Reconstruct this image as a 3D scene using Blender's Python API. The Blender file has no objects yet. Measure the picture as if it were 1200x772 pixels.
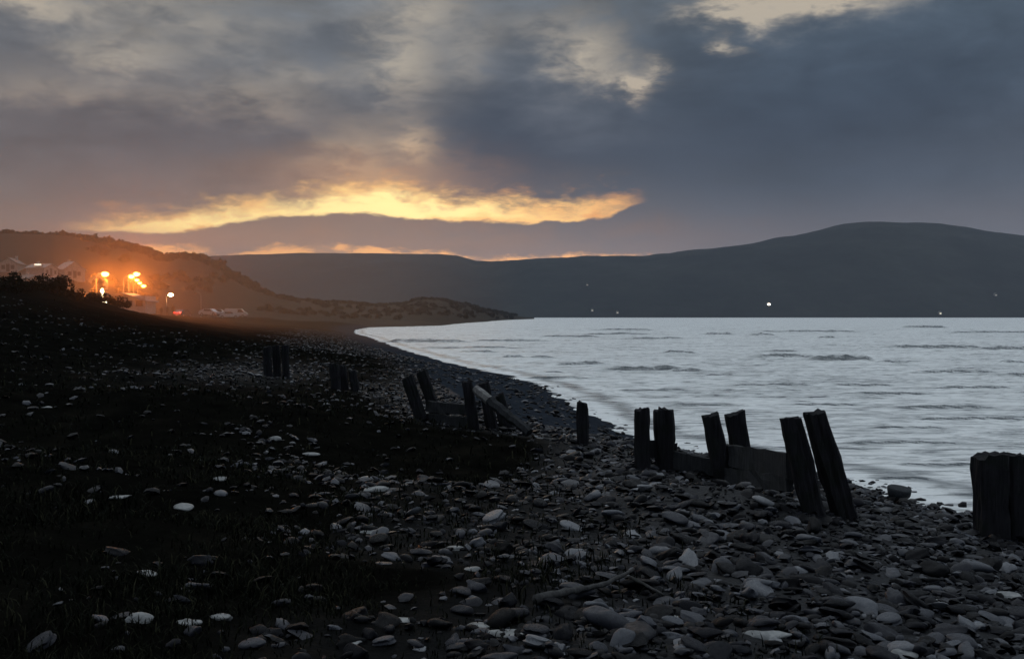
import bpy, bmesh, math, random
import numpy as np
from mathutils import Vector, Matrix
random.seed(7); rng = np.random.default_rng(11)
S = bpy.context.scene
COL = S.collection
R = math.radians

# ------------------------------------------------------------------ camera
EYE = 3.2                      # eye height above the sea (sea level is z = 0)
HZ = 370.5                     # the horizon's row in the 1200 x 772 photograph
PITCH = math.atan((386.0 - HZ) / 1200.0)
cam_d = bpy.data.cameras.new("camera"); cam = bpy.data.objects.new("camera", cam_d); COL.objects.link(cam)
cam.location = (0, 0, EYE); cam.rotation_euler = (R(90) - PITCH, 0, 0)
cam_d.sensor_width = 36; cam_d.lens = 36; cam_d.clip_start = 0.1; cam_d.clip_end = 60000
S.camera = cam
S.view_settings.view_transform = 'Standard'; S.view_settings.look = 'None'
S.view_settings.exposure = 0; S.view_settings.gamma = 1
S.render.engine = 'CYCLES'
S.cycles.max_bounces = 6; S.cycles.diffuse_bounces = 3; S.cycles.glossy_bounces = 3
S.cycles.volume_bounces = 1; S.cycles.transparent_max_bounces = 8
S.cycles.use_denoising = True

SUN_AZ = R(-7.0); SUN_EL = R(6.0)

def lin(r, g, b, k=1.0):
    f = lambda c: (c / 255 / 12.92 if c <= 10 else ((c / 255 + .055) / 1.055) ** 2.4) * k
    return (f(r), f(g), f(b), 1.0)

# ------------------------------------------------------------------ world: overcast dusk sky
def skydir(px, py):
    """azimuth and elevation of a direction"""
    x = (px - 600) / 1200; t = (HZ - py) / 1200
    return math.atan(x), math.atan(t / math.sqrt(1 + x * x))

W = bpy.data.worlds.new("World"); S.world = W; W.use_nodes = True
wt = W.node_tree; wt.nodes.clear()
WN, WL = wt.nodes, wt.links
def plug(sock, v):
    if isinstance(v, bpy.types.NodeSocket): wt.links.new(v, sock)
    elif v is not None: sock.default_value = v
def M(op, a, b=None, c=None, clamp=False):
    n = WN.new('ShaderNodeMath'); n.operation = op; n.use_clamp = clamp
    for i, v in enumerate((a, b, c)):
        if v is not None: plug(n.inputs[i], v)
    return n.outputs[0]
def SMOOTH(v, lo, hi, o0=0.0, o1=1.0):
    n = WN.new('ShaderNodeMapRange'); n.interpolation_type = 'SMOOTHSTEP'
    plug(n.inputs['Value'], v)
    for k, x in zip(('From Min', 'From Max', 'To Min', 'To Max'), (lo, hi, o0, o1)): plug(n.inputs[k], x)
    return n.outputs[0]
def MIX(f, a, b, mode='MIX'):
    n = WN.new('ShaderNodeMix'); n.data_type = 'RGBA'; n.blend_type = mode
    plug(n.inputs[0], f); plug(n.inputs[6], a); plug(n.inputs[7], b)
    return n.outputs[2]
def RAMP(v, stops, interp='EASE'):
    n = WN.new('ShaderNodeValToRGB'); n.color_ramp.interpolation = interp
    e = n.color_ramp.elements
    while len(e) < len(stops): e.new(0.5)
    for q, (p, c) in zip(e, sorted(stops, key=lambda s: s[0])): q.position = p; q.color = c
    plug(n.inputs[0], v); return n.outputs[0]
def NOISE(vec, scale, detail=5, rough=0.55, dist=0.0, out=0):
    n = WN.new('ShaderNodeTexNoise'); plug(n.inputs['Vector'], vec)
    n.inputs['Scale'].default_value = scale; n.inputs['Detail'].default_value = detail
    n.inputs['Roughness'].default_value = rough; n.inputs['Distortion'].default_value = dist
    return n.outputs[out]
def CURVE(v, pts):
    """piecewise curve of v through points (x, y) with y in 0..1 and x in 0..1"""
    n = WN.new('ShaderNodeFloatCurve'); cu = n.mapping.curves[0]
    while len(cu.points) < len(pts): cu.points.new(0.5, 0.5)
    for q, (x, y) in zip(cu.points, pts): q.location = (x, y)
    n.mapping.use_clip = False; n.mapping.update(); plug(n.inputs['Value'], v); return n.outputs[0]
tc = WN.new('ShaderNodeTexCoord'); sep = WN.new('ShaderNodeSeparateXYZ'); WL.new(tc.outputs['Generated'], sep.inputs[0])
AZ = M('ARCTAN2', sep.outputs[0], sep.outputs[1]); EL = M('ARCSINE', sep.outputs[2])
cmb = WN.new('ShaderNodeCombineXYZ'); plug(cmb.inputs[0], M('SINE', AZ)); plug(cmb.inputs[1], M('COSINE', AZ)); plug(cmb.inputs[2], M('MULTIPLY', EL, 2.6))
CV = cmb.outputs[0]            # horizontally stretched cloud space
n1 = NOISE(CV, 3.1, 6, .55, .25); n2 = NOISE(CV, 9.0, 6, .6, .4); n3 = NOISE(CV, 24.0, 5, .62, .3); n4 = NOISE(CV, 70.0, 3, .6, .2)
nz = M('ADD', M('MULTIPLY', M('SUBTRACT', n2, .5), .12), M('MULTIPLY', M('SUBTRACT', n3, .5), .05))
nw = M('ADD', M('MULTIPLY', M('SUBTRACT', n1, .5), .08), M('MULTIPLY', M('SUBTRACT', n3, .5), .07))
AW = M('ADD', AZ, nw); EW = M('ADD', EL, M('MULTIPLY', nz, .55))
# cloud deck colour, left (towards the afterglow) and right
EN = M('MULTIPLY', EL, 1 / 0.6)
left = RAMP(EN, [(0, lin(160, 130, 116)), (.13, lin(126, 113, 108)), (.27, lin(100, 99, 103)), (.42, lin(104, 108, 114)), (.56, lin(126, 130, 133)), (.8, lin(216, 226, 233)), (1, lin(220, 229, 237))])
right = RAMP(EN, [(0, lin(116, 102, 102)), (.13, lin(92, 91, 98)), (.22, lin(74, 81, 93)), (.36, lin(64, 76, 90)), (.5, lin(76, 90, 104)), (.6, lin(104, 116, 128)), (.8, lin(215, 226, 235)), (1, lin(219, 229, 239))])
deck = MIX(SMOOTH(AW, -.18, .3), left, right)
back = RAMP(EN, [(0, lin(58, 64, 78)), (.5, lin(74, 84, 100)), (1, lin(178, 187, 198))])
deck = MIX(SMOOTH(M('ABSOLUTE', AZ), .75, 1.9), deck, back)
tex = M('ADD', M('ADD', M('MULTIPLY', M('SUBTRACT', n1, .5), .9), M('MULTIPLY', M('SUBTRACT', n2, .5), 1.1)), M('MULTIPLY', M('SUBTRACT', n3, .5), .5))
texg = M('MULTIPLY_ADD', tex, SMOOTH(EL, .03, .22, .45, 1.15), 1.0)
vm = WN.new('ShaderNodeVectorMath'); vm.operation = 'SCALE'; plug(vm.inputs[0], deck); plug(vm.inputs['Scale'], texg)
col = vm.outputs[0]
# darker bellies and paler thin places of the deck
def blob(px, py, rx, ry, warp=True):
    a0, e0 = skydir(px, py); ra = rx / 1200; re = ry / 1200
    A = AW if warp else AZ; E = EW if warp else EL
    u = M('DIVIDE', M('SUBTRACT', A, a0), ra); v = M('DIVIDE', M('SUBTRACT', E, e0), re)
    return M('EXPONENT', M('MULTIPLY', M('ADD', M('MULTIPLY', u, u), M('MULTIPLY', v, v)), -1))
dk = None
for px, py, rx, ry, s in [(590, 150, 80, 75, .55), (860, 150, 200, 75, .45), (1080, 120, 160, 90, .35), (700, 190, 130, 35, .35), (250, 150, 220, 45, .26), (120, 215, 240, 30, .05), (420, 130, 60, 35, .22), (380, 45, 80, 25, .20), (60, 60, 60, 25, .2), (560, 25, 70, 25, .12)]:
    t = M('MULTIPLY', blob(px, py, rx, ry), s); dk = t if dk is None else M('ADD', dk, t)
col = MIX(M('MINIMUM', dk, .72), col, lin(44, 55, 72))
lt = None
for px, py, rx, ry, s in [(140, 58, 60, 20, .42), (20, 5, 70, 14, .6), (255, 45, 70, 20, .18), (485, 70, 42, 45, .50), (310, 110, 70, 25, .22), (505, 10, 40, 18, .35), (690, 62, 36, 26, .55), (748, 98, 17, 15, 1.2), (725, 85, 26, 20, .25), (848, 10, 48, 15, 1.0), (985, -4, 70, 15, .85), (930, 8, 60, 16, .35), (850, 58, 13, 8, .5), (640, 30, 60, 22, .18), (495, 170, 22, 22, .45), (430, 170, 60, 30, .30), (430, 205, 70, 22, .30), (70, 100, 120, 18, .22), (560, 60, 26, 40, .2), (200, 15, 150, 12, .22), (380, 85, 60, 12, .2)]:
    t = M('MULTIPLY', blob(px, py, rx, ry), s); lt = t if lt is None else M('ADD', lt, t)
lt = M('MULTIPLY', lt, SMOOTH(n3, .3, .62, .62, 1.5))
col = MIX(M('MINIMUM', lt, .92), col, MIX(SMOOTH(EL, .1, .24), lin(222, 178, 132), lin(190, 178, 160)))
# warm haze of light round the afterglow
wg = M('ADD', M('MULTIPLY', blob(430, 218, 150, 34), .30), M('MULTIPLY', blob(340, 285, 400, 26), .30))
col = MIX(wg, col, lin(226, 160, 112))
# the clear slot with the afterglow between the deck and the low bank
A0, A1 = skydir(40, 300)[0], skydir(800, 300)[0]
AN = M('DIVIDE', M('SUBTRACT', AZ, A0), A1 - A0)
def edge(pts, warp):
    P = []
    for px, py in pts:
        a, e = skydir(px, py); P.append(((a - A0) / (A1 - A0), e * 4))
    c = M('DIVIDE', CURVE(AN, P), 4)
    return c
LOW = edge([(40, 269), (150, 272), (230, 271), (290, 260), (350, 254), (430, 253), (500, 259), (570, 262), (650, 262), (705, 257), (740, 243), (800, 236)], 0)
UPP = edge([(40, 270), (100, 258), (190, 247), (300, 237), (345, 231), (385, 223), (430, 216), (462, 214), (485, 222), (520, 230), (600, 233), (680, 235), (735, 229), (800, 236)], 0)
fine = M('ADD', M('MULTIPLY', M('SUBTRACT', n3, .5), .050), M('MULTIPLY', M('SUBTRACT', n4, .5), .022))
EU = M('ADD', EL, fine); ELo = M('ADD', EL, M('MULTIPLY', fine, .22))
slot = M('MULTIPLY', SMOOTH(M('SUBTRACT', ELo, LOW), -.0005, .0035), SMOOTH(M('SUBTRACT', UPP, EU), -.014, .020))
slot = M('MULTIPLY', slot, M('MULTIPLY', SMOOTH(AZ, skydir(55, 0)[0], skydir(130, 0)[0]), SMOOTH(AZ, skydir(762, 0)[0], skydir(728, 0)[0])))
heat = M('ADD', M('ADD', M('MULTIPLY', blob(420, 245, 160, 28), 1.1), M('MULTIPLY', blob(210, 264, 130, 14), .75)), M('MULTIPLY', blob(600, 247, 150, 12), .3))
gcol = RAMP(M('ADD', heat, M('MULTIPLY', M('SUBTRACT', n3, .5), .5)), [(0, lin(236, 164, 98, 1.05)), (.4, lin(250, 196, 120, 1.3)), (1, lin(255, 226, 150, 1.55))])
sky_n = WN.new('ShaderNodeTexSky'); sky_n.sky_type = 'NISHITA'; sky_n.sun_disc = False
sky_n.sun_elevation = R(1.5); sky_n.sun_rotation = SUN_AZ; sky_n.air_density = 1.4; sky_n.dust_density = 3
sc = WN.new('ShaderNodeVectorMath'); sc.operation = 'SCALE'; plug(sc.inputs[0], sky_n.outputs[0]); sc.inputs['Scale'].default_value = .06
col = MIX(slot, col, MIX(.12, gcol, sc.outputs[0], 'ADD'))
# low bank under the slot, then broken strips of light along the hills
TOP2 = edge([(40, 300), (130, 296), (165, 286), (235, 288), (262, 299), (325, 286), (400, 286), (480, 291), (520, 295), (560, 299), (620, 298), (700, 297), (800, 298)], 0)
s2 = M('MULTIPLY', SMOOTH(M('SUBTRACT', TOP2, M('ADD', EL, M('MULTIPLY', fine, .5))), -.002, .006), SMOOTH(AZ, skydir(140, 0)[0], skydir(180, 0)[0]))
s2 = M('MULTIPLY', s2, SMOOTH(AZ, skydir(800, 0)[0], skydir(700, 0)[0]))
s2 = M('MULTIPLY', s2, SMOOTH(NOISE(CV, 20.0, 4, .55, .3), .38, .52, .12, 1.0))
col = MIX(s2, col, lin(255, 180, 104, 1.4))
bg = WN.new('ShaderNodeBackground'); plug(bg.inputs['Color'], col); bg.inputs['Strength'].default_value = 1.0
wo = WN.new('ShaderNodeOutputWorld'); WL.new(bg.outputs[0], wo.inputs[0])

sun_d = bpy.data.lights.new("sun", 'SUN'); sun = bpy.data.objects.new("sun", sun_d); COL.objects.link(sun)
sun_d.energy = 0.06; sun_d.angle = R(14); sun_d.color = (1, .72, .48)
sun.rotation_euler = (R(90) - SUN_EL, 0, math.pi - SUN_AZ)

# ------------------------------------------------------------------ helpers
def tag(o, label=None, cat=None, group=None, kind=None):
    if label: o['label'] = label
    if cat: o['category'] = cat
    if group: o['group'] = group
    if kind: o['kind'] = kind
    return o
def empty(name, loc, rz=0.0):
    o = bpy.data.objects.new(name, None); COL.objects.link(o); o.location = loc; o.rotation_euler = (0, 0, rz)
    o.empty_display_size = .2
    return o
def link_mesh(name, me, mat=None, parent=None, loc=None):
    if mat and not me.materials: me.materials.append(mat)
    o = bpy.data.objects.new(name, me); COL.objects.link(o)
    if parent: o.parent = parent
    if loc is not None: o.location = loc
    return o
def np_mesh(name, V, F, smooth=True, attrs=None):
    """V (n,3), F (m,k) arrays -> mesh"""
    V = np.asarray(V, np.float32); F = np.asarray(F, np.int32); k = F.shape[1]
    me = bpy.data.meshes.new(name)
    me.vertices.add(len(V)); me.vertices.foreach_set('co', V.ravel())
    me.loops.add(F.size); me.loops.foreach_set('vertex_index', F.ravel())
    me.polygons.add(len(F)); me.polygons.foreach_set('loop_start', np.arange(0, F.size, k, dtype=np.int32))
    me.update(calc_edges=True)
    me.polygons.foreach_set('use_smooth', np.full(len(F), smooth))
    for an, av in (attrs or {}).items():
        at_ = me.attributes.new(an, 'FLOAT', 'POINT'); at_.data.foreach_set('value', np.asarray(av, np.float32))
    me.update(); return me
def bm_obj(name, bm, mat, parent=None, loc=None, smooth=False):
    me = bpy.data.meshes.new(name); bm.normal_update(); bm.to_mesh(me); bm.free()
    if smooth: me.polygons.foreach_set('use_smooth', [True] * len(me.polygons))
    return link_mesh(name, me, mat, parent, loc)
def add_box(bm, c, s, rz=0.0, bev=0.0):
    m = Matrix.Translation(c) @ Matrix.Rotation(rz, 4, 'Z') @ Matrix.Diagonal((s[0], s[1], s[2], 1))
    r = bmesh.ops.create_cube(bm, size=1, matrix=m)
    if bev:
        es = {e for v in r['verts'] for e in v.link_edges}
        bmesh.ops.bevel(bm, geom=list(es), offset=bev, segments=2, affect='EDGES', profile=.6)
def add_tube(bm, pts, radii, n=8, cap=True):
    rings = []
    pts = [Vector(p) for p in pts]
    for i, p in enumerate(pts):
        d = (pts[min(i + 1, len(pts) - 1)] - pts[max(i - 1, 0)]).normalized()
        u = d.orthogonal().normalized() if i == 0 else (u - d * u.dot(d)).normalized()
        w = d.cross(u); r = radii[i] if hasattr(radii, '__len__') else radii
        rings.append([bm.verts.new(p + (u * math.cos(2 * math.pi * k / n) + w * math.sin(2 * math.pi * k / n)) * r) for k in range(n)])
    for a, b in zip(rings, rings[1:]):
        for k in range(n): bm.faces.new((a[k], a[(k + 1) % n], b[(k + 1) % n], b[k]))
    if cap: bm.faces.new(rings[0][::-1]); bm.faces.new(rings[-1])
def prism(bm, prof, y0, y1):
    """profile in x,z extruded along y"""
    a = [bm.verts.new((x, y0, z)) for x, z in prof]; b = [bm.verts.new((x, y1, z)) for x, z in prof]
    n = len(prof)
    bm.faces.new(a); bm.faces.new(b[::-1])
    for i in range(n): bm.faces.new((a[(i + 1) % n], a[i], b[i], b[(i + 1) % n]))

# gradient noise in numpy
_P = rng.permutation(512); _G = rng.uniform(0, 2 * np.pi, 512)
def pn(x, y):
    x = np.asarray(x, float); y = np.asarray(y, float)
    xi = np.floor(x).astype(int); yi = np.floor(y).astype(int); xf = x - xi; yf = y - yi
    def g(ix, iy, dx, dy):
        a = _G[_P[(_P[ix & 511] + iy) & 511]]; return np.cos(a) * dx + np.sin(a) * dy
    u = xf ** 3 * (xf * (xf * 6 - 15) + 10); v = yf ** 3 * (yf * (yf * 6 - 15) + 10)
    a = g(xi, yi, xf, yf); b = g(xi + 1, yi, xf - 1, yf); c = g(xi, yi + 1, xf, yf - 1); d = g(xi + 1, yi + 1, xf - 1, yf - 1)
    return (a + (b - a) * u) * (1 - v) + (c + (d - c) * u) * v
def fbm(x, y, o=4, r=.5):
    s = 0; a = 1
    for i in range(o): s = s + a * pn(x * 2 ** i + 17.3 * i, y * 2 ** i - 9.1 * i); a *= r
    return s

# ------------------------------------------------------------------ materials
def mat(name, base=(.1, .1, .1, 1), rough=.7, spec=.5, metal=0.0):
    m = bpy.data.materials.new(name); m.use_nodes = True
    b = m.node_tree.nodes['Principled BSDF']
    b.inputs['Base Color'].default_value = base if len(base) == 4 else (*base, 1)
    b.inputs['Roughness'].default_value = rough; b.inputs['Specular IOR Level'].default_value = spec
    b.inputs['Metallic'].default_value = metal
    return m, m.node_tree, b
class NT:
    def __init__(s, t): s.t = t
    def new(s, k): return s.t.nodes.new(k)
    def ln(s, a, b): s.t.links.new(a, b)
    def noise(s, scale, detail=4, rough=.55, vec=None, dist=0, coord='Object'):
        n = s.new('ShaderNodeTexNoise'); n.inputs['Scale'].default_value = scale; n.inputs['Detail'].default_value = detail
        n.inputs['Roughness'].default_value = rough; n.inputs['Distortion'].default_value = dist
        if vec is None:
            c = s.new('ShaderNodeTexCoord'); vec = c.outputs[coord]
        s.ln(vec, n.inputs['Vector']); return n.outputs[0]
    def mapping(s, scale=(1, 1, 1), coord='Object', loc=(0, 0, 0)):
        c = s.new('ShaderNodeTexCoord'); m = s.new('ShaderNodeMapping'); s.ln(c.outputs[coord], m.inputs[0])
        m.inputs['Scale'].default_value = scale; m.inputs['Location'].default_value = loc; return m.outputs[0]
    def ramp(s, v, stops):
        n = s.new('ShaderNodeValToRGB'); e = n.color_ramp.elements
        while len(e) < len(stops): e.new(.5)
        for q, (p, c) in zip(e, stops): q.position = p; q.color = c if len(c) == 4 else (*c, 1)
        s.ln(v, n.inputs[0]); return n.outputs[0]
    def mix(s, f, a, b, mode='MIX'):
        n = s.new('ShaderNodeMix'); n.data_type = 'RGBA'; n.blend_type = mode
        for i, v in ((0, f), (6, a), (7, b)):
            if isinstance(v, bpy.types.NodeSocket): s.ln(v, n.inputs[i])
            else: n.inputs[i].default_value = v if i == 0 or len(v) == 4 else (*v, 1)
        return n.outputs[2]
    def math(s, op, a, b=None, clamp=False):
        n = s.new('ShaderNodeMath'); n.operation = op; n.use_clamp = clamp
        for i, v in enumerate((a, b)):
            if v is None: continue
            if isinstance(v, bpy.types.NodeSocket): s.ln(v, n.inputs[i])
            else: n.inputs[i].default_value = v
        return n.outputs[0]
    def rng(s, v, a, b, c, d):
        n = s.new('ShaderNodeMapRange'); s.ln(v, n.inputs[0])
        for i, x in enumerate((a, b, c, d)): n.inputs[i + 1].default_value = x
        return n.outputs[0]
    def bump(s, h, strength, dist, bsdf, normal=None):
        n = s.new('ShaderNodeBump'); s.ln(h, n.inputs['Height']); n.inputs['Strength'].default_value = strength
        n.inputs['Distance'].default_value = dist
        if normal is not None: s.ln(normal, n.inputs['Normal'])
        s.ln(n.outputs[0], bsdf.inputs['Normal']); return n.outputs[0]
    def attr(s, name):
        n = s.new('ShaderNodeAttribute'); n.attribute_name = name; return n.outputs['Fac']

def make_stone_mat(name, source):
    m, t, b = mat(name, rough=.45); k = NT(t)
    if source == 'attr': v = k.attr('tint')
    else:
        oi = k.new('ShaderNodeObjectInfo'); v = oi.outputs['Random']
    c = k.ramp(v, [(0, (.002, .0023, .003)), (.4, (.005, .0055, .0075)), (.62, (.011, .0125, .018)), (.80, (.026, .030, .041)), (.91, (.060, .068, .083)), (.97, (.12, .13, .145)), (1, (.19, .20, .21))])
    n = k.noise(14, 5, .6); c2 = k.mix(.75, c, k.ramp(n, [(.3, (.35, .35, .36)), (.55, (1, 1, 1)), (.75, (1.5, 1.45, 1.4))]), 'MULTIPLY')
    k.ln(c2, b.inputs['Base Color'])
    k.ln(k.rng(k.noise(4, 3), .3, .7, .25, .6), b.inputs['Roughness']); k.ln(k.rng(v, .5, 1.0, .06, .5), b.inputs['Specular IOR Level'])
    k.bump(k.noise(38, 5, .65), .5, .012, b)
    return m
M_STONE = make_stone_mat('wet_stone', 'random'); M_SHINGLE = make_stone_mat('wet_shingle', 'attr')
m_, t_, b_ = mat('pale_stone', rough=.5); k_ = NT(t_)
k_.ln(k_.ramp(k_.noise(11, 5, .65), [(.3, (.07, .075, .075)), (.5, (.17, .18, .18)), (.7, (.30, .31, .30))]), b_.inputs['Base Color']); k_.bump(k_.noise(40, 5, .6), .5, .01, b_); M_PALE = m_
m_, t_, b_ = mat('dark_rock', rough=.6, spec=.1); k_ = NT(t_)
k_.ln(k_.ramp(k_.noise(5, 5, .65), [(.3, (.008, .010, .012)), (.7, (.028, .033, .038))]), b_.inputs['Base Color']); k_.bump(k_.noise(16, 5, .6), .8, .03, b_); M_ROCK = m_

def make_wood(name, dark, light, green=.0):
    m, t, b = mat(name, rough=.85, spec=.10); k = NT(t)
    vec = k.mapping((14, 14, 1.2)); n = k.noise(1.6, 6, .65, vec, .6)
    c = k.ramp(n, [(.25, dark), (.5, tuple((a + c_) / 2 for a, c_ in zip(dark, light))), (.75, light)])
    c = k.mix(k.rng(k.noise(3.2, 4, .6), .5, .68, 0, .7), c, (.010, .014, .010))
    if green: c = k.mix(green, c, (.03, .045, .02))
    k.ln(c, b.inputs['Base Color']); k.bump(n, .9, .02, b)
    return m
M_POST = make_wood('weathered_post', (.005, .005, .007), (.026, .026, .030))
M_PLANK = make_wood('weathered_plank', (.010, .011, .013), (.05, .053, .057))
M_DRIFT = make_wood('driftwood', (.03, .031, .032), (.09, .09, .088))

# ground
m, t, b = mat('bank_and_shingle', rough=.7, spec=.3); k = NT(t)
gr = k.attr('grass')
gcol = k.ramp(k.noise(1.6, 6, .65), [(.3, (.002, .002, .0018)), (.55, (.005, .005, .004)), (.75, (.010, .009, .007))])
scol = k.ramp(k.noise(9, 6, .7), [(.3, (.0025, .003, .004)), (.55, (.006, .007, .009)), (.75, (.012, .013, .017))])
wet_sheen0 = k.attr('wet_sheen'); k.ln(k.mix(gr, k.mix(wet_sheen0, scol, k.ramp(k.noise(5, 6, .7), [(.3, (.011, .014, .019)), (.5, (.022, .027, .035)), (.7, (.038, .046, .058))])), gcol), b.inputs['Base Color'])  # sky sheen of the wet shore put into the colour, paler and bluer
k.ln(k.rng(gr, 0, 1, .42, .95), b.inputs['Roughness']); wet_sheen = k.attr('wet_sheen'); k.ln(k.math('MULTIPLY', k.rng(gr, 0, 1, .08, 0), k.math('SUBTRACT', 1.0, wet_sheen, True)), b.inputs['Specular IOR Level'])
nb = k.noise(7, 6, .7); k.bump(nb, .7, .06, b)
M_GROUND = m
# grass blades and bushes
m, t, b = mat('coarse_grass', rough=.85, spec=.05); k = NT(t)
k.ln(k.ramp(k.attr('tint'), [(0, (.002, .003, .0015)), (.7, (.006, .0075, .004)), (1, (.026, .026, .015))]), b.inputs['Base Color']); M_GRASS = m
m, t, b = mat('bush_leaf', rough=.9, spec=.05); k = NT(t)
k.ln(k.ramp(k.noise(3, 3), [(.3, (.006, .007, .004)), (.7, (.016, .016, .009))]), b.inputs['Base Color']); M_LEAF = m
# hills
def hill_mat(name, a, b2, sc1, sc2):
    m, t, b = mat(name, rough=.95, spec=.02); k = NT(t)
    c = k.ramp(k.noise(sc1, 6, .6), [(.35, a), (.65, b2)])
    c = k.mix(.6, c, k.ramp(k.noise(sc2, 5, .65), [(.35, (.45, .45, .45)), (.65, (1.3, 1.3, 1.3))]), 'MULTIPLY')
    k.ln(c, b.inputs['Base Color']); return m
M_HILL = hill_mat('near_hillside', (.022, .020, .016), (.034, .030, .024), .02, .12)
M_FAR = hill_mat('moorland', (.006, .008, .009), (.022, .024, .022), .004, .03)
M_WOOD = hill_mat('woodland_leaf', (.016, .016, .012), (.030, .027, .021), .05, .4)

# sea
m, t, b = mat('sea_water', rough=.22, spec=.5); k = NT(t)
b.inputs['IOR'].default_value = 1.33
geo = k.new('ShaderNodeNewGeometry'); sp = k.new('ShaderNodeSeparateXYZ'); k.ln(geo.outputs['Normal'], sp.inputs[0])
foam_att = k.attr('foam')
v1 = k.mapping((.10, .30, 1)); f1 = k.noise(1.0, 7, .62, v1, .6)
v2 = k.mapping((.9, 2.6, 1)); f2 = k.noise(1.0, 7, .68, v2, 1.0)
fo = k.math('ADD', k.rng(f1, .3, .55, .55, 1.0), k.rng(f2, .36, .60, -.60, .3))
f3 = k.noise(1.0, 5, .7, k.mapping((.35, 1.9, 1), loc=(31, 7, 0)), 1.5)
fo = k.math('SUBTRACT', fo, k.rng(f3, .56, .70, 0, .6))
fo = k.math('MULTIPLY', fo, foam_att)
fo = k.math('MINIMUM', k.math('MAXIMUM', fo, 0), 1)
k.ln(k.mix(fo, (.022, .038, .048), (.87, .905, .895)), b.inputs['Base Color'])
k.ln(k.rng(fo, 0, 1, .16, .55), b.inputs['Roughness'])
bn = k.noise(1.0, 6, .6, k.mapping((1.1, 2.2, 1)), .5)
bn2 = k.noise(1.0, 6, .6, k.mapping((5.0, 9.0, 1)), .5)
k.bump(k.math('ADD', bn, k.math('MULTIPLY', bn2, .25)), .75, .30, b)
M_SEA = m

def simple(name, c, rough=.6, noise=0.0, sc=6, spec=.4):
    m, t, b = mat(name, (*c, 1), rough, spec)
    k = NT(t); n = k.noise(sc, 5, .6)
    k.ln(k.mix(1.0, (*c, 1), k.ramp(n, [(.3, (1 - noise,) * 3), (.7, (1 + noise,) * 3)]), 'MULTIPLY'), b.inputs['Base Color'])
    return m
def emit(name, c, s):
    m, t, b = mat(name, (*c, 1), .5); b.inputs['Emission Color'].default_value = (*c, 1); b.inputs['Emission Strength'].default_value = s
    return m
M_WALL = simple('painted_render', (.33, .30, .27), .8, .12, 1.5)
M_SLATE = simple('roof_slate', (.10, .095, .09), .6, .2, 2)
M_PALEROOF = simple('pale_roof', (.26, .24, .22), .6, .15, 1)
M_GLASS = simple('dark_window', (.03, .035, .04), .15, .1, 1)
M_CARW = simple('white_car_paint', (.38, .38, .38), .25, .04, 3)
M_CARD = simple('dark_car_paint', (.05, .05, .055), .25, .04, 3)
M_CARR = simple('grey_car_paint', (.25, .25, .26), .25, .04, 3)
M_TYRE = simple('tyre_rubber', (.02, .02, .02), .85, .1, 20)
M_STEEL = simple('galvanised_steel', (.20, .20, .20), .5, .1, 8)
M_DARKM = simple('dark_steel', (.03, .03, .03), .5, .1, 8)
M_CLOTH = simple('dark_cloth', (.010, .010, .012), .95, .2, 8, .05)
M_SKIN = simple('skin', (.32, .20, .14), .6, .1, 20)
M_HAIR = simple('dark_hair', (.02, .015, .01), .7, .2, 30)
M_LAMP = emit('sodium_lamp_glow', (1.0, .50, .10), 14)
M_LAMPB = emit('bright_lamp_glow', (1.0, .68, .30), 60)
M_LITW = emit('lit_window', (1.0, .80, .52), 5)
M_RED = emit('red_tail_light', (1.0, .06, .03), 12)
M_WLIT = emit('white_light', (1.0, .90, .70), 9)

# ------------------------------------------------------------------ terrain
def ray(px, py):
    v = Vector(((px - 600) / 1200, 1.0, -(py - 386) / 1200)); v.rotate(Matrix.Rotation(-PITCH, 3, 'X')); return v.normalized()
def sea_at(px, py):
    d = ray(px, py); s = EYE / -d.z; return (d.x * s, d.y * s)
SHORE = [(60, -400), (26, -60), (15, -12), (10.6, 5)] + [sea_at(*p) for p in
         [(1235, 640), (1140, 604), (1060, 586), (1000, 566), (860, 541), (740, 512), (692, 492), (645, 458), (592, 440), (522, 425), (462, 407), (432, 395), (414, 390.6)]] + [(-37, 240), (-44, 330), (-110, 480), (-420, 900), (-1500, 1600)]
SH = np.array(SHORE)
def sdist(x, y):
    """distance inland of the shoreline (positive = land)"""
    x = np.asarray(x, float); y = np.asarray(y, float)
    best = np.full(x.shape, 1e9); sg = np.ones(x.shape)
    for (ax, ay), (bx, by) in zip(SH[:-1], SH[1:]):
        dx, dy = bx - ax, by - ay; L = dx * dx + dy * dy
        t = np.clip(((x - ax) * dx + (y - ay) * dy) / L, 0, 1)
        qx = x - (ax + t * dx); qy = y - (ay + t * dy); dd = qx * qx + qy * qy
        cr = dx * qy - dy * qx
        s = np.sign(cr); up = dd < best - 1e-9
        best = np.where(up, dd, best); sg = np.where(up, s, sg)
    return np.sqrt(best) * sg
def crest(y): return np.interp(y, [-200, 0, 40, 60, 74, 90, 107, 130, 167, 205, 260, 400], [3, 3.4, 4.6, 5.3, 5.25, 4.3, 3.7, 3.3, 3.0, 2.95, 2.9, 3])
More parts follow.
